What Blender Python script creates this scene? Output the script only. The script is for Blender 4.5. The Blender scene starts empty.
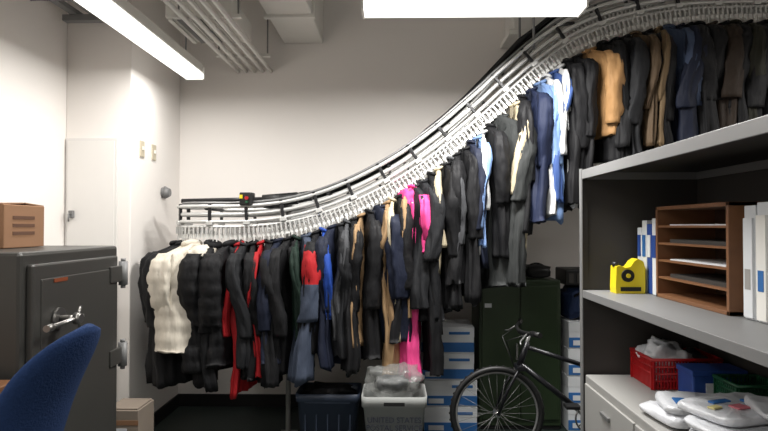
import bpy, bmesh, math, random
from mathutils import Vector, Matrix, noise
random.seed(7)
SC = bpy.context.scene
try:
    SC.view_settings.view_transform = 'Standard'
except Exception: pass

# ------------------------------------------------------------ materials
def srgb(c):
    return tuple(((v/255.0)/12.92 if v/255.0 < 0.04045 else (((v/255.0)+0.055)/1.055)**2.4) for v in c)
_m = {}
def mat(name, rgb, rough=0.6, metal=0.0, var=0.12, scale=8.0, bump=0.0, bscale=60.0, emit=0.0, sheen=0.0, alpha=1.0, trans=0.0, stretch=None, spec=0.5):
    if name in _m: return _m[name]
    m = bpy.data.materials.new(name); m.use_nodes = True
    nt = m.node_tree; b = nt.nodes['Principled BSDF']
    c = srgb(rgb)
    tc = nt.nodes.new('ShaderNodeTexCoord')
    nz = nt.nodes.new('ShaderNodeTexNoise'); nz.inputs['Scale'].default_value = scale; nz.inputs['Detail'].default_value = 4
    src = tc.outputs['Object']
    if stretch:
        mp = nt.nodes.new('ShaderNodeMapping'); mp.inputs['Scale'].default_value = stretch
        nt.links.new(src, mp.inputs['Vector']); src = mp.outputs['Vector']
    nt.links.new(src, nz.inputs['Vector'])
    mx = nt.nodes.new('ShaderNodeMix'); mx.data_type = 'RGBA'
    mx.inputs[6].default_value = tuple(v*(1-var) for v in c)+(1,)
    mx.inputs[7].default_value = tuple(min(1, v*(1+var)) for v in c)+(1,)
    nt.links.new(nz.outputs['Fac'], mx.inputs[0])
    nt.links.new(mx.outputs[2], b.inputs['Base Color'])
    b.inputs['Roughness'].default_value = rough
    b.inputs['Metallic'].default_value = metal
    b.inputs['Specular IOR Level'].default_value = spec
    if sheen: b.inputs['Sheen Weight'].default_value = sheen
    if alpha < 1: b.inputs['Alpha'].default_value = alpha
    if trans: b.inputs['Transmission Weight'].default_value = trans
    if bump:
        n2 = nt.nodes.new('ShaderNodeTexNoise'); n2.inputs['Scale'].default_value = bscale; n2.inputs['Detail'].default_value = 3
        nt.links.new(src, n2.inputs['Vector'])
        bp = nt.nodes.new('ShaderNodeBump'); bp.inputs['Strength'].default_value = bump; bp.inputs['Distance'].default_value = 0.02 if stretch else 0.01
        nt.links.new(n2.outputs['Fac'], bp.inputs['Height'])
        nt.links.new(bp.outputs['Normal'], b.inputs['Normal'])
    if emit:
        b.inputs['Emission Color'].default_value = (1, 0.98, 0.95, 1)
        b.inputs['Emission Strength'].default_value = emit
    _m[name] = m
    return m

def fabric(rgb):
    return mat('fabric_%d_%d_%d' % tuple(rgb), rgb, 0.7, 0, 0.22, 9, 0.75, 17, sheen=0.0, stretch=(1, 1, .3), spec=.3)

WALL = mat('wall_paint', (236, 231, 226), 0.8, 0, 0.02, 1.5, 0.05, 90)
CEIL = mat('ceiling_paint', (230, 228, 224), 0.85, 0, 0.03, 2)
FLOOR = mat('floor_dark_tile', (34, 44, 41), 0.55, 0, 0.25, 5, 0.1, 40)
BASE = mat('black_rubber', (20, 20, 21), 0.6)
SILVER = mat('galvanised_steel', (206, 206, 204), 0.35, 0.4, 0.1, 20)
WIRE = mat('hanger_wire', (225, 225, 222), 0.35, 0.1, 0.05)
STEEL = mat('dull_steel', (128, 128, 128), 0.4, 0.4, 0.1, 20)
BLACK = mat('black_steel', (36, 36, 38), 0.35, 0.3)
BLACKP = mat('black_plastic', (16, 16, 17), 0.5)
GREY = mat('grey_paint_metal', (122, 122, 122), 0.5, 0.1, 0.08, 3)
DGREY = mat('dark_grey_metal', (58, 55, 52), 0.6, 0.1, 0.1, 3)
LGREY = mat('putty_metal', (152, 151, 148), 0.5, 0.05, 0.06, 3)
WHITEP = mat('white_enamel', (226, 224, 218), 0.5, 0, 0.03)
LENS = mat('fluorescent_lens', (255, 252, 245), 0.5, 0, 0, emit=1.8)
CARD = mat('cardboard', (140, 104, 76), 0.85, 0, 0.12, 6)
WOOD = mat('oak_wood', (118, 80, 52), 0.5, 0, 0.22, 14)
PAPER = mat('paper_white', (208, 211, 214), 0.7, 0, 0.04)
BLUE = mat('blue_print', (40, 98, 160), 0.6, 0, 0.12)
DBLUE = mat('binder_blue', (38, 70, 140), 0.5)
RED = mat('red_plastic', (170, 24, 28), 0.4)
GREENP = mat('green_plastic', (24, 78, 50), 0.4)
YEL = mat('yellow_plastic', (226, 204, 36), 0.4, 0, 0.06)
CHROME = mat('chrome', (190, 190, 190), 0.22, 0.95, 0.03)
SAFEH = mat('worn_nickel', (135, 133, 130), 0.3, 0.85, 0.1)

# ------------------------------------------------------------ builder
class B:
    def __init__(s, name):
        s.name = name; s.bm = bmesh.new(); s.mats = []
    def mi(s, m):
        if m not in s.mats: s.mats.append(m)
        return s.mats.index(m)
    def box(s, c, size, m, rot=None, bev=0.0):
        old = set(s.bm.faces) if bev else None
        M = Matrix.Translation(Vector(c))
        if rot is not None: M = M @ rot.to_4x4()
        M = M @ Matrix.Diagonal((size[0], size[1], size[2], 1))
        r = bmesh.ops.create_cube(s.bm, size=1.0, matrix=M)
        i = s.mi(m)
        if bev:
            es = list({e for v in r['verts'] for e in v.link_edges})
            bmesh.ops.bevel(s.bm, geom=es, offset=bev, segments=2, affect='EDGES', profile=0.5)
            for f in s.bm.faces:
                if f not in old: f.material_index = i
        else:
            for f in {f for v in r['verts'] for f in v.link_faces}: f.material_index = i
        return s
    def bb(s, x0, x1, y0, y1, z0, z1, m, bev=0.0):
        return s.box(((x0+x1)/2, (y0+y1)/2, (z0+z1)/2), (abs(x1-x0), abs(y1-y0), abs(z1-z0)), m, None, bev)
    def loft(s, rings, m, cap=True, closed=False, mfun=None):
        i = s.mi(m)
        vs = [[s.bm.verts.new(p) for p in r] for r in rings]
        n = len(vs[0]); K = len(vs)
        for k in range(K if closed else K-1):
            a = vs[k]; b = vs[(k+1) % K]
            ii = s.mi(mfun(k)) if mfun else i
            for j in range(n):
                f = s.bm.faces.new((a[j], a[(j+1) % n], b[(j+1) % n], b[j])); f.smooth = True; f.material_index = ii
        if cap and not closed:
            for r in (vs[0][::-1], vs[-1]):
                f = s.bm.faces.new(r); f.material_index = i
        return s
    def tube(s, pts, r, m, seg=8, closed=False, cap=True):
        pts = [Vector(p) for p in pts]; rings = []
        n = len(pts); up = None
        for k in range(n):
            if closed: t = pts[(k+1) % n]-pts[k-1]
            else: t = pts[min(k+1, n-1)]-pts[max(k-1, 0)]
            t.normalize()
            if up is None:
                up = Vector((0, 0, 1)) if abs(t.z) < 0.9 else Vector((0, 1, 0))
            a = t.cross(up)
            if a.length < 1e-5: a = t.cross(Vector((1, 0.3, 0)))
            a.normalize(); b = a.cross(t).normalized(); up = b
            rr = r[k] if isinstance(r, (list, tuple)) else r
            rings.append([pts[k]+a*math.cos(2*math.pi*j/seg)*rr+b*math.sin(2*math.pi*j/seg)*rr for j in range(seg)])
        return s.loft(rings, m, cap, closed)
    def ring(s, c, R, r, axis, m, seg=40, sub=8):
        ax = Vector(axis).normalized(); a = ax.orthogonal().normalized(); b = ax.cross(a); c = Vector(c)
        rings = []
        for k in range(seg):
            t = 2*math.pi*k/seg; d = a*math.cos(t)+b*math.sin(t)
            rings.append([c+d*(R+r*math.cos(2*math.pi*j/sub))+ax*r*math.sin(2*math.pi*j/sub) for j in range(sub)])
        return s.loft(rings, m, False, True)
    def blob(s, c, size, m, amp=0.12, seed=0, sub=3, freq=2.2, p=0.75, fine=0.0):
        r = bmesh.ops.create_icosphere(s.bm, subdivisions=sub, radius=1.0)
        i = s.mi(m)
        for v in r['verts']:
            q = v.co.copy()
            q = Vector([math.copysign(abs(x)**p, x) for x in q])
            q *= 1+amp*noise.noise(v.co*freq+Vector((seed*7.3, seed, 0)))*2
            if fine: q *= 1+fine*abs(noise.noise(v.co*freq*2.7+Vector((seed*3.3, seed, 9))))*2
            v.co = Vector((c[0]+q.x*size[0], c[1]+q.y*size[1], c[2]+q.z*size[2]))
        for f in {f for v in r['verts'] for f in v.link_faces}: f.material_index = i; f.smooth = True
        return s
    def done(s, M=None, parent=None, recalc=True):
        if M is not None: s.bm.transform(M)
        if recalc: bmesh.ops.recalc_face_normals(s.bm, faces=s.bm.faces)
        cs = [v.co for v in s.bm.verts]
        c = Vector([(min(v[i] for v in cs)+max(v[i] for v in cs))/2 for i in range(3)])
        s.bm.transform(Matrix.Translation(-c))
        me = bpy.data.meshes.new(s.name); s.bm.to_mesh(me); s.bm.free()
        for m in s.mats: me.materials.append(m)
        o = bpy.data.objects.new(s.name, me); o.location = c
        SC.collection.objects.link(o)
        if parent is not None: o.parent = parent
        return o
def empty(name, loc=(0, 0, 0)):
    e = bpy.data.objects.new(name, None); e.empty_display_size = 0.1
    SC.collection.objects.link(e); e.location = loc
    return e
def bez(p0, p1, p2, n=8):
    p0, p1, p2 = Vector(p0), Vector(p1), Vector(p2)
    return [p0*(1-t)**2+p1*2*t*(1-t)+p2*t*t for t in [k/n for k in range(n+1)]]

# ------------------------------------------------------------ room
XL, XR, YB, YF, ZC = -2.26, 3.7, 5.0, -1.8, 3.5
B('floor').bb(XL-.1, XR+.1, YF-.1, YB+.1, -0.1, 0, FLOOR).done()
B('ceiling').bb(XL-.1, XR+.1, YF-.1, YB+.1, ZC, ZC+.1, CEIL).done()
B('wall_back').bb(XL-.1, XR+.1, YB, YB+.1, 0, ZC, WALL).done()
B('wall_left').bb(XL-.1, XL, YF, YB, 0, ZC, WALL).done()
B('wall_right').bb(XR, XR+.1, YF, YB, 0, ZC, WALL).done()
B('wall_front').bb(XL-.1, XR+.1, YF-.1, YF, 0, ZC, WALL).done()
B('wall_column').bb(XL, -1.81, 4.07, YB, 0, ZC, WALL, 0.006).done()
B('baseboard_back').bb(-1.81, XR, YB-.015, YB, 0, 0.1, BASE).done()
B('baseboard_column').bb(-1.81, -1.795, 4.07, YB-.015, 0, 0.1, BASE).done()
p = B('door_1'); p.bb(-2.25, -1.90, 4.052, 4.069, 0.02, 2.1, mat('panel_paint', (216, 213, 210), 0.7, 0, .02))
p.bb(-2.235, -1.915, 4.046, 4.053, 0.04, 2.08, mat('panel_paint2', (226, 223, 219), 0.7, 0, .02)); p.done()
h = B('door_hook'); h.box((-2.2, 4.035, 1.58), (.03, .03, .05), GREY, None, .004); h.tube([(-2.2, 4.02, 1.58), (-2.2, 4.0, 1.58), (-2.2, 4.0, 1.53)], .006, GREY); h.done()
for (yy) in (4.24, 4.45):
    s = B('light_switch'); s.box((-1.806, yy, 2.05), (.01, .07, .115), mat('switch_beige', (186, 176, 154), .5), None, .003)
    s.box((-1.798, yy, 2.055), (.014, .012, .026), WHITEP, None, .002); s.done()
s = B('alarm_bell')
s.tube([(-1.81, 4.63, 1.76), (-1.79, 4.63, 1.76)], .04, GREY, 20); s.tube([(-1.79, 4.63, 1.76), (-1.75, 4.63, 1.76)], [.05, .03], GREY, 20)
s.done()

# ------------------------------------------------------------ ceiling things
def fixture(name, cx, cy, z, lx, ly):
    f = B(name)
    f.box((cx, cy, z+.075), (lx*.98, ly*.98, .07), WHITEP, None, .01)
    f.box((cx, cy, z+.02), (lx, ly, .045), LENS, None, .012)
    along = lx > ly
    for s_ in (-.42, .42):
        px = cx+(lx*s_ if along else 0); py = cy+(0 if along else ly*s_)
        f.tube([(px, py, z+.1), (px, py, ZC)], .006, GREY, 6)
    for s_ in (-.5, .5):
        c = (cx+lx*s_, cy, z+.045) if along else (cx, cy+ly*s_, z+.045)
        f.box(c, (.012, ly*1.02, .1) if along else (lx*1.02, .012, .1), WHITEP, None, .003)
    f.done()
def arealight(name, loc, sx, sy, w):
    l = bpy.data.lights.new(name, 'AREA'); l.shape = 'RECTANGLE'; l.size = sx; l.size_y = sy; l.energy = w
    l.color = (1.0, 0.98, 0.945)
    o = bpy.data.objects.new(name, l); o.location = loc; SC.collection.objects.link(o); return o
fixture('added_fill_fixture', -1.50, 3.22, 2.6, .14, 2.46)
fixture('added_fill_fixture', .425, 3.27, 2.67, 1.2, .17)
fixture('added_fill_fixture', -.9, .3, 2.65, 1.2, .2)  # added fixture, out of view overhead, only to help light the room
fixture('added_fill_fixture', 1.9, .6, 2.65, 1.2, .2)  # second added fixture out of view overhead, extra room light
fixture('added_fill_fixture', 2.9, 3.0, 2.65, .2, 1.2)  # added fixture beyond the right edge of view, extra light
arealight('lamp_a', (-1.50, 3.22, 2.59), .13, 2.3, 30)
arealight('lamp_b', (.425, 3.27, 2.655), 1.1, .15, 92)
arealight('fill_lamp_c', (-.9, .3, 2.63), 1.1, .18, 38)  # fill light for the added overhead fixture, source not in view
arealight('fill_lamp_d', (1.9, .6, 2.63), 1.1, .18, 16)  # weaker fill for the second added overhead fixture
arealight('fill_lamp_e', (2.9, 3.0, 2.63), .18, 1.1, 22)  # fill from the added fixture at the right, out of view

c = B('ceiling_conduits')
for k in range(5):
    x = -1.32+k*.07
    c.tube([(x, 2.6, 2.80), (x, 5.0, 2.80)], .016, WHITEP, 8)
for y in (3.1, 3.75, 4.62):
    c.box((-1.18, y, 2.825), (.42, .04, .02), WHITEP)
    c.tube([(-1.37, y, 2.83), (-1.37, y, ZC)], .006, GREY, 6); c.tube([(-.99, y, 2.83), (-.99, y, ZC)], .006, GREY, 6)
c.done()
v = B('air_vent')
v.bb(-1.50, -1.06, 3.86, 4.40, 2.86, 3.0, WHITEP, .008)
for k in range(7): v.bb(-1.49+k*.062, -1.46+k*.062, 3.88, 4.38, 2.848, 2.862, GREY if k % 2 else WHITEP)
v.bb(-1.37, -1.13, 4.0, 4.35, 3.0, ZC, WHITEP)
v.done()
d = B('ceiling_duct')
d.bb(-.93, -.60, 3.6, 5.0, 3.03, 3.5, WHITEP, .01)
d.bb(-.95, -.58, 4.3, 4.34, 3.01, 3.5, WHITEP); d.done()
d = B('ceiling_beam'); d.bb(.92, 1.22, 4.65, 5.0, 3.0, 3.5, WHITEP, .01); d.bb(.88, 1.26, 4.62, 5.0, 2.98, 3.02, WHITEP, .004); d.done()
d = B('cable_tray'); d.bb(-2.2, -1.7, 3.5, 3.56, 2.86, 2.9, GREY); d.bb(-2.2, -1.7, 3.9, 3.96, 2.86, 2.9, GREY)
for k in range(4): d.bb(-2.15+k*.13, -2.1+k*.13, 3.3, 4.06, 2.9, 2.93, GREY)
for x in (-2.18, -1.72):
    d.tube([(x, 3.53, 2.88), (x, 3.53, ZC)], .006, GREY, 6)
d.done()

# ------------------------------------------------------------ conveyor
KP = [(-1.8, 1.46), (-1.40, 1.46), (-.99, 1.465), (-.65, 1.51), (-.31, 1.62), (.03, 1.79), (.31, 1.98), (.58, 2.20), (.786, 2.385), (1.025, 2.59), (1.26, 2.75), (1.54, 2.86), (1.95, 2.94), (2.55, 2.96), (3.2, 2.97), (3.7, 2.97)]
def zt(x):
    x = max(KP[0][0], min(KP[-1][0]-1e-4, x))
    for i in range(len(KP)-1):
        if KP[i][0] <= x <= KP[i+1][0]: break
    p1, p2 = KP[i], KP[i+1]; p0 = KP[max(i-1, 0)]; p3 = KP[min(i+2, len(KP)-1)]
    h = p2[0]-p1[0]; t = (x-p1[0])/h
    m1 = (p2[1]-p0[1])/max(p2[0]-p0[0], 1e-6)*h; m2 = (p3[1]-p1[1])/max(p3[0]-p1[0], 1e-6)*h
    return (2*t**3-3*t**2+1)*p1[1]+(t**3-2*t**2+t)*m1+(-2*t**3+3*t**2)*p2[1]+(t**3-t**2)*m2
def slope(x): return (zt(x+.02)-zt(x-.02))/.04
def lift(x):   # the return side keeps climbing a little longer
    t = max(0, min(1, (x-.4)/1.3)); return .20*t*t*(3-2*t)
YA, YR, XE = 4.1, 4.56, -1.33
XS = [3.6-i*.05 for i in range(int((3.6-XE)/.05)+1)]
def path(off=0.0, inner=0.0, part=None):
    pts = []
    def zz(x): return zt(x)+off*math.sqrt(1+slope(x)**2)
    if part != 'back':
        for x in XS: pts.append(Vector((x, YA+inner, zz(x))))
    r = (YR-YA)/2-inner; cy = (YA+YR)/2
    if part != 'back':
        for k in range(1, 12):
            a = -math.pi/2-math.pi*k/12
            pts.append(Vector((XE+r*math.cos(a), cy+r*math.sin(a), zz(XE))))
    if part != 'front':
        for x in XS[::-1]: pts.append(Vector((x, YR-inner, zz(x)+lift(x))))
    return pts
conv = empty('garment_conveyor', (0, 4.33, 1.6))
def cdone(b):
    o = b.done(); o.parent = conv; o.matrix_parent_inverse = Matrix.Translation((-0, -4.33, -1.6)); return o
b = B('chain_rail')
b.tube(path(.035), .010, SILVER, 8); b.tube(path(.07), .012, SILVER, 8)
b.tube(path(.12, .01), .014, SILVER, 8)
cdone(b)
b = B('top_rail'); b.tube(path(.175, part='front'), .013, SILVER, 8); b.tube(path(.20, .03, part='front'), .009, STEEL, 8)
b.tube(path(.20, part='back'), .022, BLACK, 8); b.tube(path(.16, .06, part='back'), .014, SILVER, 8); cdone(b)
b = B('hook_chain')
P = path(0)
acc = 0; step = .032
hk = 0
for i in range(len(P)-1):
    a, c2 = P[i], P[i+1]; L = (c2-a).length; t = (c2-a)/L
    while acc < L:
        q = a+t*acc
        n = Vector((0, 0, 1))-t*t.z; n.normalize()
        side = t.cross(n)
        R = Matrix((side, t, n)).transposed()
        b.box(q+n*.010, (.034, .010, .05), SILVER, R)
        b.box(q-n*.028, (.005, .022, .03), WIRE, R)
        if hk % 2 == 0: b.box(q-n*.05-side*.008, (.004, .008, .035), WIRE, R)
        hk += 1
        acc += step
    acc -= L
cdone(b)
b = B('brackets')
acc = .1
for i in range(len(P)-1):
    a, c2 = P[i], P[i+1]; L = (c2-a).length; t = (c2-a)/L
    while acc < L:
        q = a+t*acc; n = Vector((0, 0, 1))-t*t.z; n.normalize(); side = t.cross(n); R = Matrix((side, t, n)).transposed()
        b.box(q+n*.12, (.02, .022, .15), BLACK, R, .003)
        b.box(q+n*.06, (.045, .045, .03), SILVER, R, .004)
        acc += .26
    acc -= L
for x in [-1.3+.42*k for k in range(12)]:
    b.tube([(x, YA, zt(x)+.16), (x, YR, zt(x)+.16+lift(x))], .012, BLACK, 8)
cdone(b)
b = B('supports')
for x in (-.77, .12):
    b.tube([(x, 4.33, .0), (x, 4.33, zt(x)+.16)], .018, LGREY, 10); b.box((x, 4.33, .006), (.12, .12, .012), LGREY)
for x in (.95, 1.75, 2.7):
    for y in (YA, YR): b.tube([(x, y, zt(x)+.18), (x, y, ZC)], .009, GREY, 8)
cdone(b)
b = B('drive_cover')
rr = []
for k in range(22):
    x = -.9+k*.14
    z = zt(x)+lift(x)+.2*math.sqrt(1+slope(x)**2); hh = .06 if 7 < k < 14 else .03
    if k in (0,): hh = .02
    rr.append([Vector((x, 4.47, z+.0)), Vector((x, 4.62, z)), Vector((x, 4.62, z+hh)), Vector((x, 4.47, z+hh))])
b.loft(rr, BLACK)
cdone(b)
b = B('drive_motor')
b.box((-1.02, 4.12, 1.685), (.085, .1, .09), BLACKP, None, .006); b.box((-1.05, 4.065, 1.70), (.02, .01, .025), YEL); b.tube([(-1.01, 4.07, 1.69), (-1.01, 4.05, 1.69)], .012, RED, 12)
b.tube([(-1.01, 4.07, 1.665), (-1.01, 4.055, 1.665)], .009, GREENP, 12)
b.tube([(-.95, 4.3, 1.68), (-.7, 4.3, 1.7)], .045, BLACKP, 14)
b.box((-.82, 4.3, 1.635), (.2, .25, .02), BLACK)
b.tube([(-1.55, 4.33, 1.68), (-.6, 4.33, 1.70)], .018, BLACK, 8)
cdone(b)
b = B('power_cable')
b.tube([(-.95, 4.4, 1.7), (-.7, 4.6, 1.76), (-.45, 4.7, 1.80), (-.2, 4.72, 1.86), (-.05, 4.6, 1.98)], .006, BLACKP, 6)
cdone(b)

# ------------------------------------------------------------ garments
def garment(name, pos, yaw, L, col, W=.44, T=.085, style='jacket', sleeve=.58, col2=None, seed=0, trim=None, flip=False, hood=False, flare=1.0, nosleeve=False):
    """pos = hook point on the chain. yaw 0 -> hanger lies across the rail (along world Y)."""
    rnd = random.Random(seed*31+5)
    M1 = fabric(col); M2 = fabric(col2) if col2 else M1
    M3 = fabric(trim) if trim else fabric(tuple(max(0, int(c*.7)) for c in col))
    b = B(name)
    top = -.08
    b.tube([(0, 0, top-.02), (0, 0, -.035), (.012, 0, -.018), (.014, 0, .0), (0, 0, .014), (-.014, 0, .004)], .0034, WIRE, 5)
    hw = W*.44
    b.tube([(-hw, 0, top-.105), (-hw*.5, 0, top-.05), (0, 0, top-.02), (hw*.5, 0, top-.05), (hw, 0, top-.105)], .0065, WIRE, 6)
    nskip = len(b.bm.verts)
    N = 44
    puff = style == 'puffer'
    lv = [0, .012, .03, .055, .085, .12, .16]
    step = .02 if puff else .035
    z = .20
    while z < L-.01: lv.append(z); z += step
    lv.append(L)
    hwf = [(0, .16), (.012, .22), (.03, .38), (.055, .66), (.085, .90), (.12, 1.0), (.16, 1.02), (.35, .96), (.6, .97), (1.4, 1.08)]
    tf = [(0, .5), (.03, .5), (.085, .62), (.16, .95), (.4, 1.12), (.55, 1.15), (1.0, 1.25*flare), (1.4, 1.3*flare)]
    def itp(tab, x):
        for k in range(len(tab)-1):
            if tab[k][0] <= x <= tab[k+1][0]:
                return tab[k][1]+(tab[k+1][1]-tab[k][1])*(x-tab[k][0])/(tab[k+1][0]-tab[k][0])
        return tab[-1][1]
    ph = rnd.uniform(0, 6.28); ns = Vector((rnd.uniform(-50, 50), rnd.uniform(-50, 50), 0))
    sway = rnd.uniform(-.03, .03); asw = rnd.uniform(-.03, .03)
    slant = rnd.uniform(-.05, .05)
    def quilt(z, per, amp, a):
        zz = z+.012*noise.noise(Vector((math.cos(a)*1.5, math.sin(a)*1.5, z*4))+ns)
        return amp*abs(math.sin(zz*math.pi/per))**.6
    rings = []
    for z in lv:
        w = itp(hwf, z)*W/2*.92; t = itp(tf, z)*T/2
        d = min(1, max(0, (z-.1)/.5))
        ring = []
        for j in range(N):
            a = 2*math.pi*j/N; ca, sa = math.cos(a), math.sin(a)
            pf = quilt(z, .095, .011, a) if puff and z > .08 else 0
            u = math.copysign(abs(ca)**.85, ca)*w; vv = math.copysign(abs(sa)**.7, sa)*t
            fold = 1-abs(noise.noise(Vector((ca*3.2, sa*3.2, z*1.1))+ns))*2
            wob = (fold-.55)*.036*(.15+d)+.006*d*math.sin(7*a+ph+z*2)
            wob += noise.noise(Vector((u*18, vv*18, z*9))+ns)*.012
            if puff: wob = wob*.6+noise.noise(Vector((ca*1.7, sa*1.7, z*6))+ns)*.022
            u += ca*wob*.9+ca*pf+asw*d*z; vv += sa*wob+sa*pf+sway*d
            zz = z + ((noise.noise(Vector((ca*2, sa*2, 3))+ns)*.03+slant*ca) if z == L else 0)
            ring.append(Vector((u, vv, top-zz)))
        rings.append(ring)
    b.loft(rings, M1)
    fr = -1 if flip else 1
    fac = T/.085
    for sd in (() if nosleeve else (-1, 1)):
        sl = sleeve+rnd.uniform(-.07, .05)
        bx = rnd.uniform(-.04, .04); ux = rnd.uniform(-.015, .035)
        e = rnd.uniform(.0, .03)*fr
        pts = [(sd*W*.36, 0, -.062, .034, .026), (sd*W*.44, .0, -.105, .040, .036), (sd*(W*.475), .0, -.17, .042, .043),
               (sd*(W*.475), e*.4, -.27, .044, .044), (sd*(W*.465-ux*.3), e+bx*.3, -.36, .041, .041), (sd*(W*.45-ux), e+bx*.7, -.45, .038, .040), (sd*(W*.43-ux), e+bx, -.54, .036, .040)]
        pts = [p_ for p_ in pts if p_[2] > -sl+.03]+[(sd*(W*.42-ux), e+bx, -sl, .033, .040)]
        fine = []
        for k in range(len(pts)-1):
            n = 5 if puff else 4
            for q in range(n):
                s_ = q/n; fine.append([pts[k][i]*(1-s_)+pts[k+1][i]*s_ for i in range(5)])
        fine.append(list(pts[-1]))
        rg = []
        for (u, vv, z, ru, rv) in fine:
            r_ = []
            for j in range(22):
                a = 2*math.pi*j/22; ca, sa = math.cos(a), math.sin(a)
                pf = quilt(z, .085, .009, a) if puff else 0
                f1 = 1-abs(noise.noise(Vector((ca*1.6, sa*1.6, z*3.5))+ns*1.7+Vector((sd*9, 0, 0))))*2.2
                wob = .82+.40*f1*(.6 if puff else 1)+.18*noise.noise(Vector((ca*2.5, sa*2.5, z*19))+ns)
                r_.append(Vector((u+ca*(ru+pf)*wob, vv+sa*(rv*fac+pf)*wob, top+z)))
            rg.append(r_)
        b.loft(rg, M1, mfun=(lambda k, n=len(rg): M2 if (col2 and k < n*.55) else M1))
    cr = []
    for k in range(20):
        a = 2*math.pi*k/20
        cr.append((math.cos(a)*.056, math.sin(a)*.026, top-.004+.012*math.sin(a)*-fr))
    b.tube(cr, .011 if not puff else .022, M1, 8, closed=True)
    if hood: b.blob((0, -fr*(T*.5+.01), top-.10), (.10, .035 if not puff else .06, .085), M1, .2, seed, 3, 2.5)
    rg = []
    for z in [.03, .1, .2, .35, .5, .7, .9, 1.1]:
        if z > L-.02: break
        t = itp(tf, z)*T/2+.014
        d = min(1, max(0, (z-.1)/.5))
        y = fr*t+sway*d
        rg.append([Vector((-.014+asw*d*z, y-.012, top-z)), Vector((.014+asw*d*z, y-.012, top-z)), Vector((.014+asw*d*z, y+.004, top-z)), Vector((-.014+asw*d*z, y+.004, top-z))])
    if len(rg) > 1 and not nosleeve: b.loft(rg, M3)
    if not puff and not nosleeve:
        for sd in (-1, 1):
            q = [Vector((sd*.05, fr*.028, top-.01)), Vector((sd*.085, fr*.040, top-.09)), Vector((sd*.055, fr*.050, top-.13)), Vector((sd*.015, fr*.058, top-.24)), Vector((sd*.02, fr*.042, top-.06))]
            vs = [b.bm.verts.new(p_) for p_ in q]; f = b.bm.faces.new(vs); f.material_index = b.mi(M3)
    tw = math.radians(rnd.uniform(-14, 14)); b.bm.verts.ensure_lookup_table()
    for v in b.bm.verts[nskip:]:
        z = top-v.co.z; d = max(0, z-.12)
        off = noise.noise(Vector((z*2.2, seed*3.7, 1.5)))*.05*min(1, d*2.5)
        a = tw*min(1.2, d/.8); x_, y_ = v.co.x, v.co.y+off
        v.co.x = x_*math.cos(a)-y_*math.sin(a); v.co.y = x_*math.sin(a)+y_*math.cos(a)
    M = Matrix.Translation(Vector(pos)) @ Matrix.Rotation(math.radians(90+yaw), 4, 'Z')
    return b.done(M)

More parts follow.
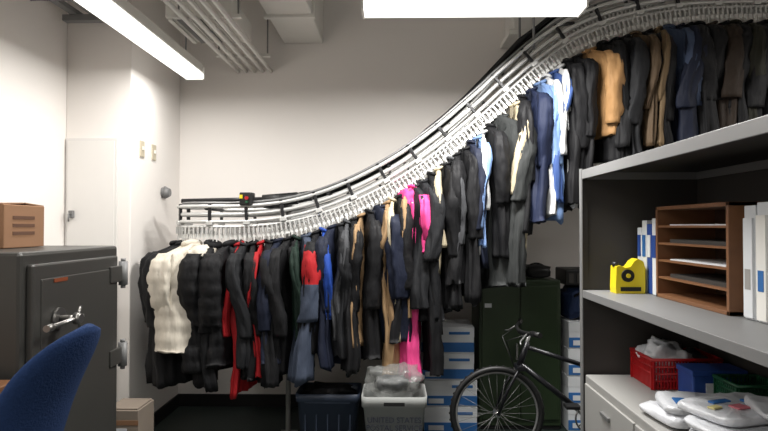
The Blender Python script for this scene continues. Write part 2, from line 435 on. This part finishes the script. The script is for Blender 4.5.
BK = (12, 12, 15); NV = (18, 24, 42); CH = (25, 26, 29); SL = (60, 68, 84); DG = (20, 38, 30); OL = (36, 35, 25)
TN = (144, 117, 86); CR = (184, 172, 146); BR = (44, 34, 26); RD = (156, 24, 30); PK = (214, 66, 130); WH = (196, 197, 197)
BL = (32, 66, 146); LB = (108, 134, 176); GY = (66, 67, 70)
G = [
 (-1.25, .86, BK, -24, .50, .16, 'puffer', None, 0), (-1.13, .82, BK, -16, .52, .15, 'puffer', None, -.03),
 (-1.07, 1.0, RD, 4, .40, .05, 'jacket', None, .05), (-1.03, .84, CH, -5, .47, .10, 'jacket', None, -.02),
 (-.97, .92, BK, 9, .46, .10, 'jacket', None, 0), (-.915, .88, RD, 3, .44, .05, 'jacket', None, -.03),
 (-.865, .93, BK, 12, .48, .11, 'jacket', None, 0), (-.795, .82, NV, -8, .46, .10, 'coat', None, -.02),
 (-.725, .88, BK, -16, .47, .10, 'jacket', None, 0), (-.672, .70, DG, 5, .45, .06, 'jacket', None, 0),
 (-.61, .92, SL, 20, .50, .13, 'jacket', RD, -.05), (-.535, .80, BK, -4, .45, .09, 'jacket', None, .02),
 (-.485, .60, BL, 6, .46, .07, 'jacket', None, -.02), (-.43, .92, NV, -12, .46, .10, 'coat', None, 0),
 (-.375, .88, CH, 14, .47, .09, 'jacket', None, -.01), (-.325, .80, GY, 0, .45, .06, 'jacket', None, -.02),
 (-.28, 1.0, BK, 8, .46, .09, 'coat', None, 0), (-.23, .88, TN, -6, .45, .055, 'jacket', None, -.02),
 (-.175, 1.0, BK, 12, .46, .10, 'coat', None, 0), (-.10, .90, NV, 30, .54, .16, 'jacket', None, -.05),
 (-.05, 1.22, TN, 0, .42, .07, 'coat', None, .03), (-.015, .94, CR, -4, .44, .05, 'coat', None, 0), (.03, 1.0, BK, 10, .46, .09, 'jacket', None, 0),
 (.072, .85, TN, -4, .45, .05, 'jacket', None, .0), (.12, .48, PK, 24, .50, .10, 'jacket', None, -.05),
 (.135, .84, CH, 14, .50, .11, 'vest', None, -.02), (.185, .96, CH, 22, .50, .11, 'jacket', None, -.02), (.25, 1.34, BK, 6, .44, .08, 'coat', None, 0),
 (.30, .70, CR, -6, .44, .05, 'jacket', None, 0), (.345, 1.0, BK, 14, .46, .09, 'coat', None, -.02), (.385, .75, GY, 8, .46, .05, 'jacket', None, -.0),
 (.425, .88, BK, -5, .46, .10, 'coat', None, 0), (.475, 1.0, BK, 14, .46, .09, 'coat', None, -.02), (.52, .84, NV, 8, .45, .08, 'jacket', None, 0),
 (.565, .76, LB, 12, .44, .04, 'shirt', None, .02), (.60, .78, WH, -6, .44, .04, 'shirt', None, .02), (.65, .90, BK, 10, .46, .09, 'coat', None, .03),
 (.725, 1.16, (44, 46, 46), 36, .52, .12, 'coat', None, -.08), (.82, 1.0, CR, 8, .44, .06, 'jacket', None, -.04),
 (.87, .94, BK, -6, .46, .09, 'coat', None, 0), (.93, .92, (22, 30, 54), 14, .46, .10, 'jacket', None, -.02),
 (.99, .94, LB, 18, .45, .06, 'shirt', None, -.05), (1.035, .96, WH, 6, .45, .045, 'shirt', None, 0),
 (1.08, .90, (54, 78, 130), 12, .45, .06, 'shirt', None, -.03), (1.125, .92, WH, -4, .44, .045, 'shirt', None, 0),
 (1.18, 1.0, BK, 4, .46, .10, 'coat', None, 0), (1.235, 1.0, BK, 10, .46, .09, 'coat', None, 0),
 (1.325, .62, (160, 122, 80), 22, .54, .12, 'jacket', None, -.04),
]
rn = random.Random(3)
x = 1.42
pal = [BK, BK, CH, BK, BK, OL, BK, NV, BK, BK, CH, BK]
special = {3: (84, 68, 50), 6: (62, 74, 98), 10: BR, 15: OL, 5: (104, 86, 62), 12: OL, 18: (84, 70, 52)}
k = 0
while x < 3.1:
    sp = special.get(k)
    G.append((x, rn.uniform(.75, 1.0), sp or pal[k % len(pal)], rn.uniform(-12, 22), rn.uniform(.44, .50), .05 if k in (3, 5, 18) else rn.uniform(.09, .13), 'coat' if k % 3 else 'jacket', None, 0))
    x += rn.uniform(.06, .085); k += 1
for i, (x, L, col, yaw, W, T, st, c2, dy) in enumerate(G):
    nm = {'puffer': 'puffer_jacket', 'shirt': 'shirt', 'coat': 'coat', 'jacket': 'jacket', 'vest': 'vest'}[st]
    garment(nm, (x, YA+0.0, zt(x)), yaw, L, col, W, T, st, sleeve=min(.60, L-.08), col2=c2, seed=i, flip=(i % 3 == 0), hood=(i in (3, 8, 14, 19, 24, 32)), nosleeve=(st == 'vest'))
garment('dress', (.10, YA+.02, zt(.10)), 6, 1.25, PK, .36, .045, 'dress', seed=77, flare=2.8, nosleeve=True)
r = (YR-YA)/2; cy = (YA+YR)/2
def turn(ang, *a, ex=0, **k):
    a_ = math.radians(ang)
    pos = (XE+r*math.cos(a_), cy+r*math.sin(a_), zt(XE))
    garment(a[0], pos, ang+90+ex, *a[1:], **k)
turn(252, 'puffer_jacket', .72, (204, 196, 182), .54, .25, 'puffer', ex=-22, sleeve=.52, seed=101, hood=True)
turn(234, 'coat', .93, BK, .53, .13, 'coat', seed=102)
turn(212, 'coat', .90, BK, .46, .12, 'coat', seed=103)
turn(188, 'jacket', .92, CH, .40, .10, 'jacket', seed=104)
turn(160, 'coat', .9, BK, .40, .09, 'coat', seed=105)
turn(285, 'coat', .92, BK, .48, .11, 'coat', seed=106)
xb = -1.2; k = 0
pal2 = [BK, CH, NV, BK, GY, BK, BR]
while xb < .66:
    garment('coat', (xb, YR, zt(xb)), rn.uniform(-8, 8), rn.uniform(.75, .9), pal2[k % 7], .40, .09, 'coat', seed=200+k)
    xb += rn.uniform(.11, .16); k += 1

# ------------------------------------------------------------ safe
SAFE = mat('safe_grey_paint', (60, 59, 56), .4, .2, .1, 3)
SAFE2 = mat('safe_door_paint', (66, 65, 62), .38, .2, .1, 3)
s = B('safe')
s.bb(-2.22, -1.42, 2.25, 3.05, .04, 1.40, SAFE, .015)
s.bb(-1.425, -1.395, 2.29, 3.0, .10, 1.35, SAFE2, .008)
s.bb(-1.398, -1.390, 2.34, 2.95, .16, 1.29, SAFE2, .004)
for z in (1.26, .85, .3):
    s.tube([(-1.385, 3.035, z-.06), (-1.385, 3.035, z+.06)], .022, GREY, 12)
    s.tube([(-1.385, 3.035, z+.06), (-1.385, 3.035, z+.075)], .012, GREY, 10); s.tube([(-1.385, 3.035, z-.075), (-1.385, 3.035, z-.06)], .012, GREY, 10)
    s.bb(-1.40, -1.38, 2.9, 3.03, z-.04, z+.04, SAFE2, .004)
hy, hzz = 2.45, 1.12
s.tube([(-1.39, hy, hzz), (-1.375, hy, hzz)], .045, SAFEH, 20)
s.tube([(-1.375, hy, hzz), (-1.30, hy, hzz)], .014, SAFEH, 14)
s.tube([(-1.315, hy, hzz), (-1.29, hy, hzz)], [.026, .020], SAFEH, 18)
s.tube([(-1.33, hy-.16, hzz-.012), (-1.31, hy, hzz), (-1.31, hy+.05, hzz+.004)], [.010, .009, .008], SAFEH, 10)
s.tube([(-1.33, hy-.18, hzz-.013), (-1.33, hy-.14, hzz-.012)], .014, SAFEH, 12)
for aa in (60, 300):
    a = math.radians(aa); s.tube([(-1.31, hy, hzz), (-1.31, hy+.06*math.cos(a), hzz+.05*math.sin(a))], [.007, .006], SAFEH, 8)
s.tube([(-1.39, 2.60, .93), (-1.365, 2.60, .93)], [.045, .038], SAFEH, 24)
s.tube([(-1.365, 2.60, .93), (-1.35, 2.60, .93)], [.022, .018], BLACKP, 18)
s.bb(-1.389, -1.386, 2.42, 2.52, 1.27, 1.285, mat('brass_label', (150, 80, 50), .4, .4))
for (x, y) in ((-2.15, 2.32), (-1.5, 2.32), (-2.15, 2.98), (-1.5, 2.98)):
    s.tube([(x, y, 0), (x, y, .05)], .03, BLACKP, 10)
s.done()
c = B('cardboard_box')
c.bb(-2.16, -1.69, 2.56, 2.86, 1.402, 1.595, CARD, .004)
c.box((-1.925, 2.63, 1.60), (.46, .14, .005), CARD, Matrix.Rotation(.06, 3, 'X')); c.box((-1.925, 2.79, 1.60), (.46, .14, .005), CARD, Matrix.Rotation(-.06, 3, 'X'))
c.bb(-1.96, -1.91, 2.557, 2.562, 1.5, 1.59, mat('packing_tape', (182, 150, 108), .3))
c.bb(-1.82, -1.73, 2.556, 2.56, 1.44, 1.50, mat('carton_print', (92, 62, 44), .8))
for q in range(3): c.bb(-1.6905, -1.688, 2.62, 2.78, 1.46+q*.035, 1.475+q*.035, mat('carton_print', (92, 62, 44), .8))
c.done()

# desk corner and chair
d = B('wooden_desk')
d.bb(-2.2, -1.37, 1.2, 2.17, .905, .94, WOOD, .004)
for (x, y) in ((-2.15, 1.25), (-1.45, 1.25), (-2.15, 2.1), (-1.45, 2.1)): d.bb(x-.025, x+.025, y-.025, y+.025, 0, .905, WOOD, .003)
d.bb(-2.12, -1.48, 2.09, 2.11, .82, .905, WOOD)
d.done()
CHB = mat('blue_upholstery', (34, 54, 92), .9, 0, .15, 40, .3, 120, spec=.2)
ch = B('office_chair')
rings = []
Hh = .60
for k in range(19):
    t = k/18; h = (t-.5)*Hh
    e = max(.10, (1-abs(2*t-1)**2.6)**.5)
    w = .21*e*(1-.12*t); th = .036*max(.35, e)
    bow = -.05*math.cos((t-.4)*3)
    rings.append([Vector((bow+math.copysign(abs(math.sin(a))**.8, math.sin(a))*th-1.1*(math.cos(a)*w)**2, math.cos(a)*w, h)) for a in [2*math.pi*j/28 for j in range(28)]])
ch.loft(rings, CHB)
Mb = Matrix.Translation((-1.14, 2.03, .885)) @ Matrix.Rotation(math.radians(-8), 4, 'Z') @ Matrix.Rotation(math.radians(19), 4, 'Y')
ch.bm.transform(Mb)
ch.tube([(-1.17, 2.0, .8), (-1.18, 1.98, .60), (-1.22, 1.96, .47), (-1.38, 1.93, .44)], .018, BLACKP, 8)
ch.box((-1.43, 1.95, .50), (.44, .44, .085), CHB, Matrix.Rotation(math.radians(-10), 3, 'Z'), .035)
ch.box((-1.43, 1.95, .45), (.38, .38, .02), BLACKP, Matrix.Rotation(math.radians(-10), 3, 'Z'), .005)
ch.tube([(-1.43, 1.93, .10), (-1.43, 1.93, .30), (-1.43, 1.93, .45)], [.03, .022, .022], BLACKP, 12)
for k in range(5):
    a = 2*math.pi*k/5+.3
    e = Vector((-1.43+.24*math.cos(a), 1.93+.24*math.sin(a), .075))
    ch.tube([(-1.43, 1.93, .12), e], [.025, .015], BLACKP, 8)
    ch.tube([e+Vector((0, -.02, -.045)), e+Vector((0, .02, -.045))], .03, BLACKP, 14)
    ch.tube([e, e+Vector((0, 0, -.045))], .008, BLACKP, 6)
ch.done()

# ------------------------------------------------------------ floor objects
b = B('cardboard_carton')
WC = mat('worn_carton', (134, 122, 110), .8, 0, .1)
b.bb(-1.78, -1.57, 3.66, 3.90, 0, .37, WC, .004)
b.bb(-1.78, -1.57, 3.658, 3.66, .28, .31, CARD); b.bb(-1.77, -1.58, 3.67, 3.89, .37, .38, WC, .002)
b.bb(-1.72, -1.64, 3.656, 3.659, .2, .26, PAPER)
b.done()

TUB = mat('slate_blue_plastic', (46, 56, 74), .5)
def tub(name, x0, x1, y0, y1, h, m, lid=False, taper=.03):
    b = B(name); t = .006
    def rr(z, ins, ex=0):
        xa, xb_, ya, yb = x0+ins-ex, x1-ins+ex, y0+ins-ex, y1-ins+ex; c = .03
        P_ = []
        for (cx, cy_, a0) in ((xb_-c, yb-c, 0), (xa+c, yb-c, 90), (xa+c, ya+c, 180), (xb_-c, ya+c, 270)):
            for q in range(5):
                a = math.radians(a0+q*22.5); P_.append(Vector((cx+c*math.cos(a), cy_+c*math.sin(a), z)))
        return P_
    rg = [rr(0.002, taper), rr(h*.85, .006), rr(h*.86, 0, .004), rr(h, 0, .006), rr(h, 0, 0), rr(h*.86, .008), rr(.02, taper+.008)]
    b.loft(rg, m)
    if lid:
        b.bb(x0+.06, x1-.06, y0-.004, y0+.006, h*.84, h*.96, m, .003)
        for k in range(5):
            xx = x0+.06+k*(x1-x0-.12)/4
            b.bb(xx-.004, xx+.004, y0+.012, y0+.03, .06, h*.83, m)
    return b
t_ = tub('plastic_tote', -.66, -.24, 4.0, 4.3, .38, TUB, True)
t_.blob((-.45, 4.15, .36), (.17, .11, .05), fabric(BK), .25, 41, 3); t_.done()
MT = mat('mail_tub_plastic', (138, 140, 138), .6, 0, .06)
mt = empty('mail_tub', (-.01, 3.8, .2))
t = tub('tub_body', -.2, .19, 3.66, 3.98, .46, MT, taper=.045)
t.bb(-.07, .06, 3.655, 3.662, .405, .43, BLACKP, .002)
o = t.done(); o.parent = mt; o.matrix_parent_inverse = Matrix.Translation((.01, -3.8, -.2))
cu = bpy.data.curves.new('tub_text', 'FONT'); cu.body = 'UNITED STATES\nPOSTAL SERVICE'; cu.size = .046; cu.align_x = 'CENTER'; cu.extrude = .0012
to = bpy.data.objects.new('tub_text', cu); to.location = (-.005, 3.662, .305); to.rotation_euler = (math.radians(84.5), 0, 0)
to.data.materials.append(mat('navy_ink', (24, 28, 46), .6)); SC.collection.objects.link(to); to.parent = mt; to.matrix_parent_inverse = Matrix.Translation((.01, -3.8, -.2))
PLB = mat('clear_plastic_bag', (150, 152, 150), .15, 0, .15, 12, .9, 22, alpha=.35)
b = B('plastic_bag'); b.blob((-.005, 3.82, .51), (.15, .12, .09), PLB, .18, 3, 4, 2.0, fine=.15)
b.blob((-.02, 3.83, .50), (.10, .08, .05), fabric(GY), .2, 6, 3)
b.done()

def cartons(x0, x1, y0, y1, n, h, base=0, seedy=1):
    rr_ = random.Random(seedy)
    for k in range(n):
        b = B('paper_carton'); dx = rr_.uniform(-.012, .012); z0 = base+k*h+.001
        xa, xb_ = x0+dx, x1+dx
        b.bb(xa, xb_, y0, y1, z0, z0+h-.003, PAPER, .003)
        b.bb(xa-.002, xb_+.002, y0-.002, y1+.002, z0+h*.62, z0+h-.002, PAPER, .002)
        b.bb(xa+.0, xb_-.0, y0-.004, y0, z0+.012, z0+h*.42, BLUE)
        b.bb(xa+.03, xa+.14, y0-.006, y0, z0+h*.14, z0+h*.32, PAPER)
        b.bb(xa+.2, xb_-.03, y0-.005, y0, z0+h*.72, z0+h*.82, BLUE)
        b.done()
cartons(.2, .58, 4.36, 4.72, 4, .192, seedy=2)
GC = mat('olive_green_metal', (42, 56, 36), .4, .1, .12, 3)
b = B('metal_cabinet')
b.bb(.62, 1.22, 4.45, 4.88, .03, 1.10, GC, .008)
b.bb(.64, .915, 4.435, 4.45, .08, 1.06, GC, .005); b.bb(.925, 1.20, 4.435, 4.45, .08, 1.06, GC, .005)
b.bb(.885, .90, 4.415, 4.437, .52, .64, CHROME, .003); b.bb(.63, 1.21, 4.46, 4.87, 0, .03, BLACKP)
b.bb(.66, .71, 4.43, 4.436, .9, .93, PAPER)
b.done()
b = B('camera_bag'); b.blob((1.08, 4.62, 1.155), (.10, .1, .05), BLACKP, .1, 4, 3, p=.6); b.tube(bez((1.0, 4.6, 1.18), (1.08, 4.6, 1.25), (1.15, 4.6, 1.18)), .008, BLACKP, 6); b.done()
cartons(1.26, 1.60, 4.42, 4.76, 4, .20, seedy=5)
b = B('duffel_bag'); b.blob((1.42, 4.6, .925), (.17, .15, .12), fabric((28, 44, 76)), .1, 8, 4, p=.55); b.tube(bez((1.32, 4.45, .98), (1.42, 4.38, 1.08), (1.52, 4.45, .98)), .01, BLACKP, 6); b.done()
b = B('storage_crate'); b.bb(1.26, 1.58, 4.45, 4.75, 1.06, 1.18, BLACKP, .01)
for k in range(5): b.bb(1.28+k*.06, 1.315+k*.06, 4.445, 4.452, 1.08, 1.15, DGREY)
b.done()

# ------------------------------------------------------------ bicycle
bk = empty('bicycle', (1.1, 3.86, .4))
def bdone(b):
    o = b.done(); o.parent = bk; o.matrix_parent_inverse = Matrix.Translation((-1.1, -3.86, -.4)); return o
YK = 3.86
def wheel(name, cx):
    b = B(name); c = Vector((cx, YK, .305))
    b.ring(c, .282, .019, (0, 1, 0), BLACKP, 56, 10)
    b.ring(c, .258, .008, (0, 1, 0), STEEL, 56, 6)
    for k in range(44):
        a = 2*math.pi*k/44; b.ring(c+Vector((math.cos(a)*.298, 0, math.sin(a)*.298)), .006, .004, (0, 1, 0), BLACKP, 6, 4)
    b.tube([c+Vector((0, -.045, 0)), c+Vector((0, .045, 0))], .018, CHROME, 12)
    for k in range(28):
        a = 2*math.pi*k/28; a2 = a+(.5 if k % 4 < 2 else -.5); sd = .03 if k % 2 else -.03
        b.tube([c+Vector((math.cos(a2)*.018, sd, math.sin(a2)*.018)), c+Vector((math.cos(a)*.256, 0, math.sin(a)*.256))], .0012, STEEL, 4)
    bdone(b)
wheel('front_wheel', .65); wheel('rear_wheel', 1.66)
b = B('frame'); F = mat('bike_frame_black', (24, 24, 28), .3, .3)
ax = Vector((.65, YK, .305)); ra = Vector((1.66, YK, .305)); bbk = Vector((1.22, YK, .29)); ht = Vector((.835, YK, .73)); hb = Vector((.80, YK, .62)); stp = Vector((1.36, YK, .56))
b.tube([hb-Vector((.01, 0, .03)), ht+Vector((.01, 0, .03))], .02, F, 12)
b.tube([ht, stp], .015, F, 10); b.tube([hb, bbk], .019, F, 10); b.tube([bbk, stp], .016, F, 10)
for sy in (-.05, .05):
    o_ = Vector((0, sy, 0)); b.tube([hb+o_*.9, ax+o_+Vector((.06, 0, .16)), ax+o_], .011, F, 8)
    b.tube([bbk+o_*.6, ra+o_], .009, F, 8); b.tube([stp+o_*.5, ra+o_], .008, F, 8)
b.box(hb+Vector((-.005, 0, -.02)), (.05, .13, .03), F, None, .006)
bdone(b)
b = B('handlebar')
b.tube([ht, Vector((.855, YK, .80))], .013, STEEL, 8); b.tube([(.855, YK, .80), (.79, YK, .83)], .014, BLACKP, 8)
b.tube([(.86, YK-.28, .85), (.80, YK-.12, .84), (.79, YK, .83), (.80, YK+.12, .84), (.86, YK+.28, .85)], .011, BLACKP, 8)
for sy in (-1, 1):
    b.tube([(.86, YK+sy*.28, .85), (.83, YK+sy*.19, .846)], .017, BLACKP, 10)
    b.tube([(.81, YK+sy*.16, .84), (.76, YK+sy*.2, .80), (.75, YK+sy*.25, .79)], .005, STEEL, 6)
    b.tube([(.80, YK+sy*.15, .83), (.70, YK+sy*.08, .78), (.76, YK, .60)], .003, BLACKP, 5)
bdone(b)
b = B('saddle')
b.tube([stp, stp+Vector((.03, 0, .14))], .012, CHROME, 8)
sx = stp+Vector((.03, 0, .16))
rg = []
for k in range(9):
    t = k/8; w = .02+.06*max(0, (t-.25)/.75)**1.2; h = .02+.012*t
    rg.append([sx+Vector((-.15+.28*t, math.cos(a)*w, math.sin(a)*h+.02*t)) for a in [2*math.pi*j/12 for j in range(12)]])
b.loft(rg, BLACKP); bdone(b)
b = B('drivetrain')
b.ring(bbk+Vector((0, -.05, 0)), .085, .006, (0, 1, 0), CHROME, 36, 6); b.ring(bbk+Vector((0, -.05, 0)), .05, .006, (0, 1, 0), CHROME, 30, 6)
for k in range(5):
    a = 2*math.pi*k/5; b.tube([bbk+Vector((0, -.05, 0)), bbk+Vector((.085*math.cos(a), -.05, .085*math.sin(a)))], .005, CHROME, 6)
b.tube([bbk+Vector((0, -.08, 0)), bbk+Vector((0, .08, 0))], .018, CHROME, 10)
b.tube([bbk+Vector((0, -.075, 0)), bbk+Vector((-.13, -.08, .1))], .009, CHROME, 8); b.tube([bbk+Vector((0, .075, 0)), bbk+Vector((.13, .08, -.1))], .009, CHROME, 8)
b.box(bbk+Vector((-.13, -.13, .1)), (.09, .08, .022), BLACKP, None, .005); b.box(bbk+Vector((.13, .13, -.1)), (.09, .08, .022), BLACKP, None, .005)
b.tube([bbk+Vector((0, -.05, .085)), ra+Vector((0, -.05, .035))], .004, DGREY, 6); b.tube([bbk+Vector((0, -.05, -.085)), ra+Vector((0, -.05, -.035))], .004, DGREY, 6)
b.ring(ra+Vector((0, -.05, 0)), .035, .007, (0, 1, 0), DGREY, 24, 6)
bdone(b)

# ------------------------------------------------------------ shelving
X0, X1, Y0, Y1 = 1.08, 1.75, 1.3, 3.5
s = B('metal_shelving')
def shelf(z, lip=.045, m=GREY):
    s.bb(X0, X1, Y0, Y1, z-.008, z, m)
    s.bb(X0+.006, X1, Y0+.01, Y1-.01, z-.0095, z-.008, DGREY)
    s.bb(X0-.004, X0+.006, Y0, Y1, z-lip, z+.002, m, .002); s.bb(X1-.01, X1, Y0, Y1, z-lip, z, m)
    s.bb(X0, X1, Y0, Y0+.01, z-lip, z, m); s.bb(X0, X1, Y1-.01, Y1, z-lip, z, m)
shelf(1.82, .05); shelf(1.13, .04)
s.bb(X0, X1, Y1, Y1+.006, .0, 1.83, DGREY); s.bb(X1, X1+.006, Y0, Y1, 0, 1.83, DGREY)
for y in (Y0, Y1):
    s.bb(X0-.006, X0+.034, y-.012, y+.006, 0, 1.83, DGREY); s.bb(X0-.008, X0-.002, y-.035, y+.006, 0, 1.83, GREY)
s.done()
s = B('filing_cabinet')
s.bb(X0+.01, X1-.02, Y0+.02, Y1-.03, .0, .65, LGREY, .006)
n = 3; w = (Y1-Y0-.07)/n
for k in range(n):
    ya = Y0+.03+k*w+.008; yb = ya+w-.016
    for z0 in (.04, .335):
        s.bb(X0, X0+.014, ya, yb, z0, z0+.27, LGREY, .004)
        s.bb(X0-.014, X0+.002, (ya+yb)/2-.06, (ya+yb)/2+.06, z0+.18, z0+.20, STEEL, .003)
s.done()
s = B('wooden_desk_organizer')
x0, x1, y0, y1, z0, z1 = 1.37, 1.68, 2.49, 3.18, 1.131, 1.60
DW = mat('dark_wood_inside', (66, 44, 30), .6, 0, .2, 10)
s.bb(x0, x1, y0, y0+.02, z0, z1, WOOD, .002); s.bb(x0, x1, y1-.02, y1, z0, z1, WOOD, .002)
s.bb(x0, x1, y0, y1, z1-.018, z1, WOOD, .002); s.bb(x0, x1, y0, y1, z0, z0+.018, WOOD, .002); s.bb(x1-.01, x1, y0, y1, z0, z1, DW)
for k in range(1, 5):
    z = z0+.016+k*(z1-z0-.03)/5
    s.bb(x0+.006, x1-.01, y0+.018, y1-.018, z-.006, z+.004, WOOD)
    s.bb(x0+.03, x1-.03, y0+.04, y1-.1, z+.004, z+.004+.006*((k*2) % 4+1), PAPER if k in (2, 4) else DGREY)
s.done()
s = B('ring_binders')
cols = [PAPER, DBLUE, PAPER, PAPER]
for k in range(4):
    ya = 3.20+k*.065
    zz = 1.131+(.41, .38, .40, .36)[k]
    s.bb(1.385, 1.62, ya, ya+.06, 1.131, zz, cols[k], .004)
    s.bb(1.381, 1.386, ya+.012, ya+.048, 1.33, 1.45, PAPER if k == 1 else (DBLUE if k != 2 else BLUE))
s.done()
s = B('magazine_files')
for k in range(4):
    ya = 2.10+k*.085
    zt_ = 1.131+(.45, .43, .46, .45)[k]
    s.bb(1.40, 1.70, ya, ya+.075, 1.131, zt_, PAPER, .003)
    s.bb(1.39, 1.69, ya+.008, ya+.067, 1.14, zt_-.05, (LGREY, PAPER, WHITEP, PAPER)[k])
    s.bb(1.388, 1.391, ya+.02, ya+.055, 1.25, 1.33, (BLUE, LGREY, BLUE, LGREY)[k])
s.done()
s = B('tape_dispenser')
prof = [(-.078, 0), (.078, 0), (.080, .03), (.080, .14), (.07, .175), (.042, .19), (.02, .175), (.0, .145), (-.03, .14), (-.05, .152), (-.075, .148), (-.08, .03)]
s.loft([[Vector((1.285+a, yy, 1.131+c_)) for a, c_ in prof] for yy in (3.30, 3.305, 3.385, 3.39)], YEL)
for f in s.bm.faces: f.smooth = False
s.tube([(1.268, 3.288, 1.131+.098), (1.268, 3.30, 1.131+.098)], .034, BLACKP, 24)
s.tube([(1.268, 3.282, 1.131+.098), (1.268, 3.289, 1.131+.098)], .012, YEL, 16)
s.box((1.285, 3.297, 1.131+.025), (.11, .006, .022), BLACKP)
s.tube([(1.22, 3.345, 1.131+.145), (1.22, 3.345, 1.131+.17)], .018, BLACKP, 14)
s.done()
def basket(name, x0, x1, y0, y1, z0, h, m):
    b = B(name)
    for zz in [0, .25, .5, .75, 1]:
        z = z0+.006+zz*(h-.012); e = .015*(1-zz)
        b.tube([(x0+e, y0+e, z), (x1-e, y0+e, z), (x1-e, y1-e, z), (x0+e, y1-e, z)], .006 if zz < 1 else .009, m, 6, closed=True)
    n1 = int((x1-x0)/.016); n2 = int((y1-y0)/.016)
    for k in range(n1+1):
        x = x0+(x1-x0)*k/n1
        for y, e in ((y0, .015), (y1, -.015)): b.box((x, y+e/2, z0+h/2), (.009, .005, h), m)
    for k in range(n2+1):
        y = y0+(y1-y0)*k/n2
        for x, e in ((x0, .015), (x1, -.015)): b.box((x+e/2, y, z0+h/2), (.005, .009, h), m)
    b.bb(x0+.015, x1-.015, y0+.015, y1-.015, z0, z0+.006, m)
    return b
basket('red_basket', 1.33, 1.69, 3.14, 3.42, .652, .16, RED).done()
PLW = mat('white_plastic_wrap', (206, 208, 212), .3, 0, .06, 9, .9, 22)
b = B('crumpled_bag'); b.blob((1.45, 3.28, .78), (.10, .10, .09), PLW, .22, 11, 4, 2.2, fine=.15); b.blob((1.59, 3.28, .75), (.07, .09, .08), fabric((60, 60, 64)), .2, 13, 3); b.done()
basket('green_basket', 1.52, 1.72, 2.70, 2.9, .652, .14, GREENP).done()
b = B('blue_tray_box'); b.bb(1.44, 1.70, 2.94, 3.10, .652, .78, DBLUE, .01); b.bb(1.435, 1.705, 2.935, 3.105, .77, .80, DBLUE, .005); b.bb(1.50, 1.60, 2.932, 2.936, .69, .74, PAPER)
b.done()
b = B('wrapped_bundles')
def slab(c, sz, rz, sd, m=PLW):
    rg = []
    nl = 13
    for q in range(nl):
        th = math.pi*q/(nl-1); zf = -math.cos(th); f = .05+.95*max(0, math.sin(th))**.22
        r_ = []
        for j in range(64):
            a = 2*math.pi*j/64
            u = math.copysign(abs(math.cos(a))**.3, math.cos(a))*sz[0]*f; v_ = math.copysign(abs(math.sin(a))**.3, math.sin(a))*sz[1]*f
            n1 = noise.noise(Vector((u*8, v_*8, zf*.7+sd*3.1))); n2 = 1-2*abs(noise.noise(Vector((u*20, v_*20, zf+sd*5.1))))
            u2, v2 = u*(1+.07*n1), v_*(1+.07*n1)
            r_.append(Vector((c[0]+u2*math.cos(rz)-v2*math.sin(rz), c[1]+u2*math.sin(rz)+v2*math.cos(rz), c[2]+math.copysign(abs(zf)**.8, zf)*sz[2]+(n1*.012+n2*.007)*(1 if zf > -.3 else 0))))
        rg.append(r_)
    b.loft(rg, m)
slab((1.30, 2.66, .682), (.18, .15, .024), .1, 1); slab((1.32, 2.63, .728), (.17, .14, .020), -.22, 2)
slab((1.38, 2.24, .682), (.24, .18, .026), -.05, 3); slab((1.37, 2.28, .730), (.22, .17, .020), .15, 4); slab((1.36, 2.42, .772), (.20, .15, .018), .35, 5); slab((1.50, 2.30, .805), (.14, .14, .014), -.2, 6)
for (dx, dy, ww, hh2, rz, mm) in ((1.30, 2.44, .09, .03, .35, BLUE), (1.34, 2.37, .06, .05, .35, mat('pink_print', (190, 110, 120), .6)), (1.43, 2.46, .07, .03, .35, BLUE), (1.24, 2.36, .05, .03, .5, mat('yellow_print', (196, 186, 130), .6)), (1.50, 2.28, .1, .03, -.2, BLUE), (1.22, 2.60, .05, .08, -.2, BLUE)):
    b.box((dx, dy, .797 if dx < 1.45 and dy < 2.5 else (.752 if dy > 2.5 else .824)), (ww, hh2, .008), mm, Matrix.Rotation(rz, 3, 'Z'), .002)
b.done()

# ------------------------------------------------------------ world and camera
w = bpy.data.worlds.new('World'); SC.world = w; w.use_nodes = True
w.node_tree.nodes['Background'].inputs[0].default_value = (.9, .92, 1, 1); w.node_tree.nodes['Background'].inputs[1].default_value = .1
cam = bpy.data.cameras.new('camera'); cam.lens = 28.1; cam.sensor_width = 36; cam.clip_start = .05
co = bpy.data.objects.new('camera', cam); co.location = (0, 0, 1.5)
co.rotation_euler = (math.radians(91.0), 0, math.radians(1.05)); SC.collection.objects.link(co); SC.camera = co
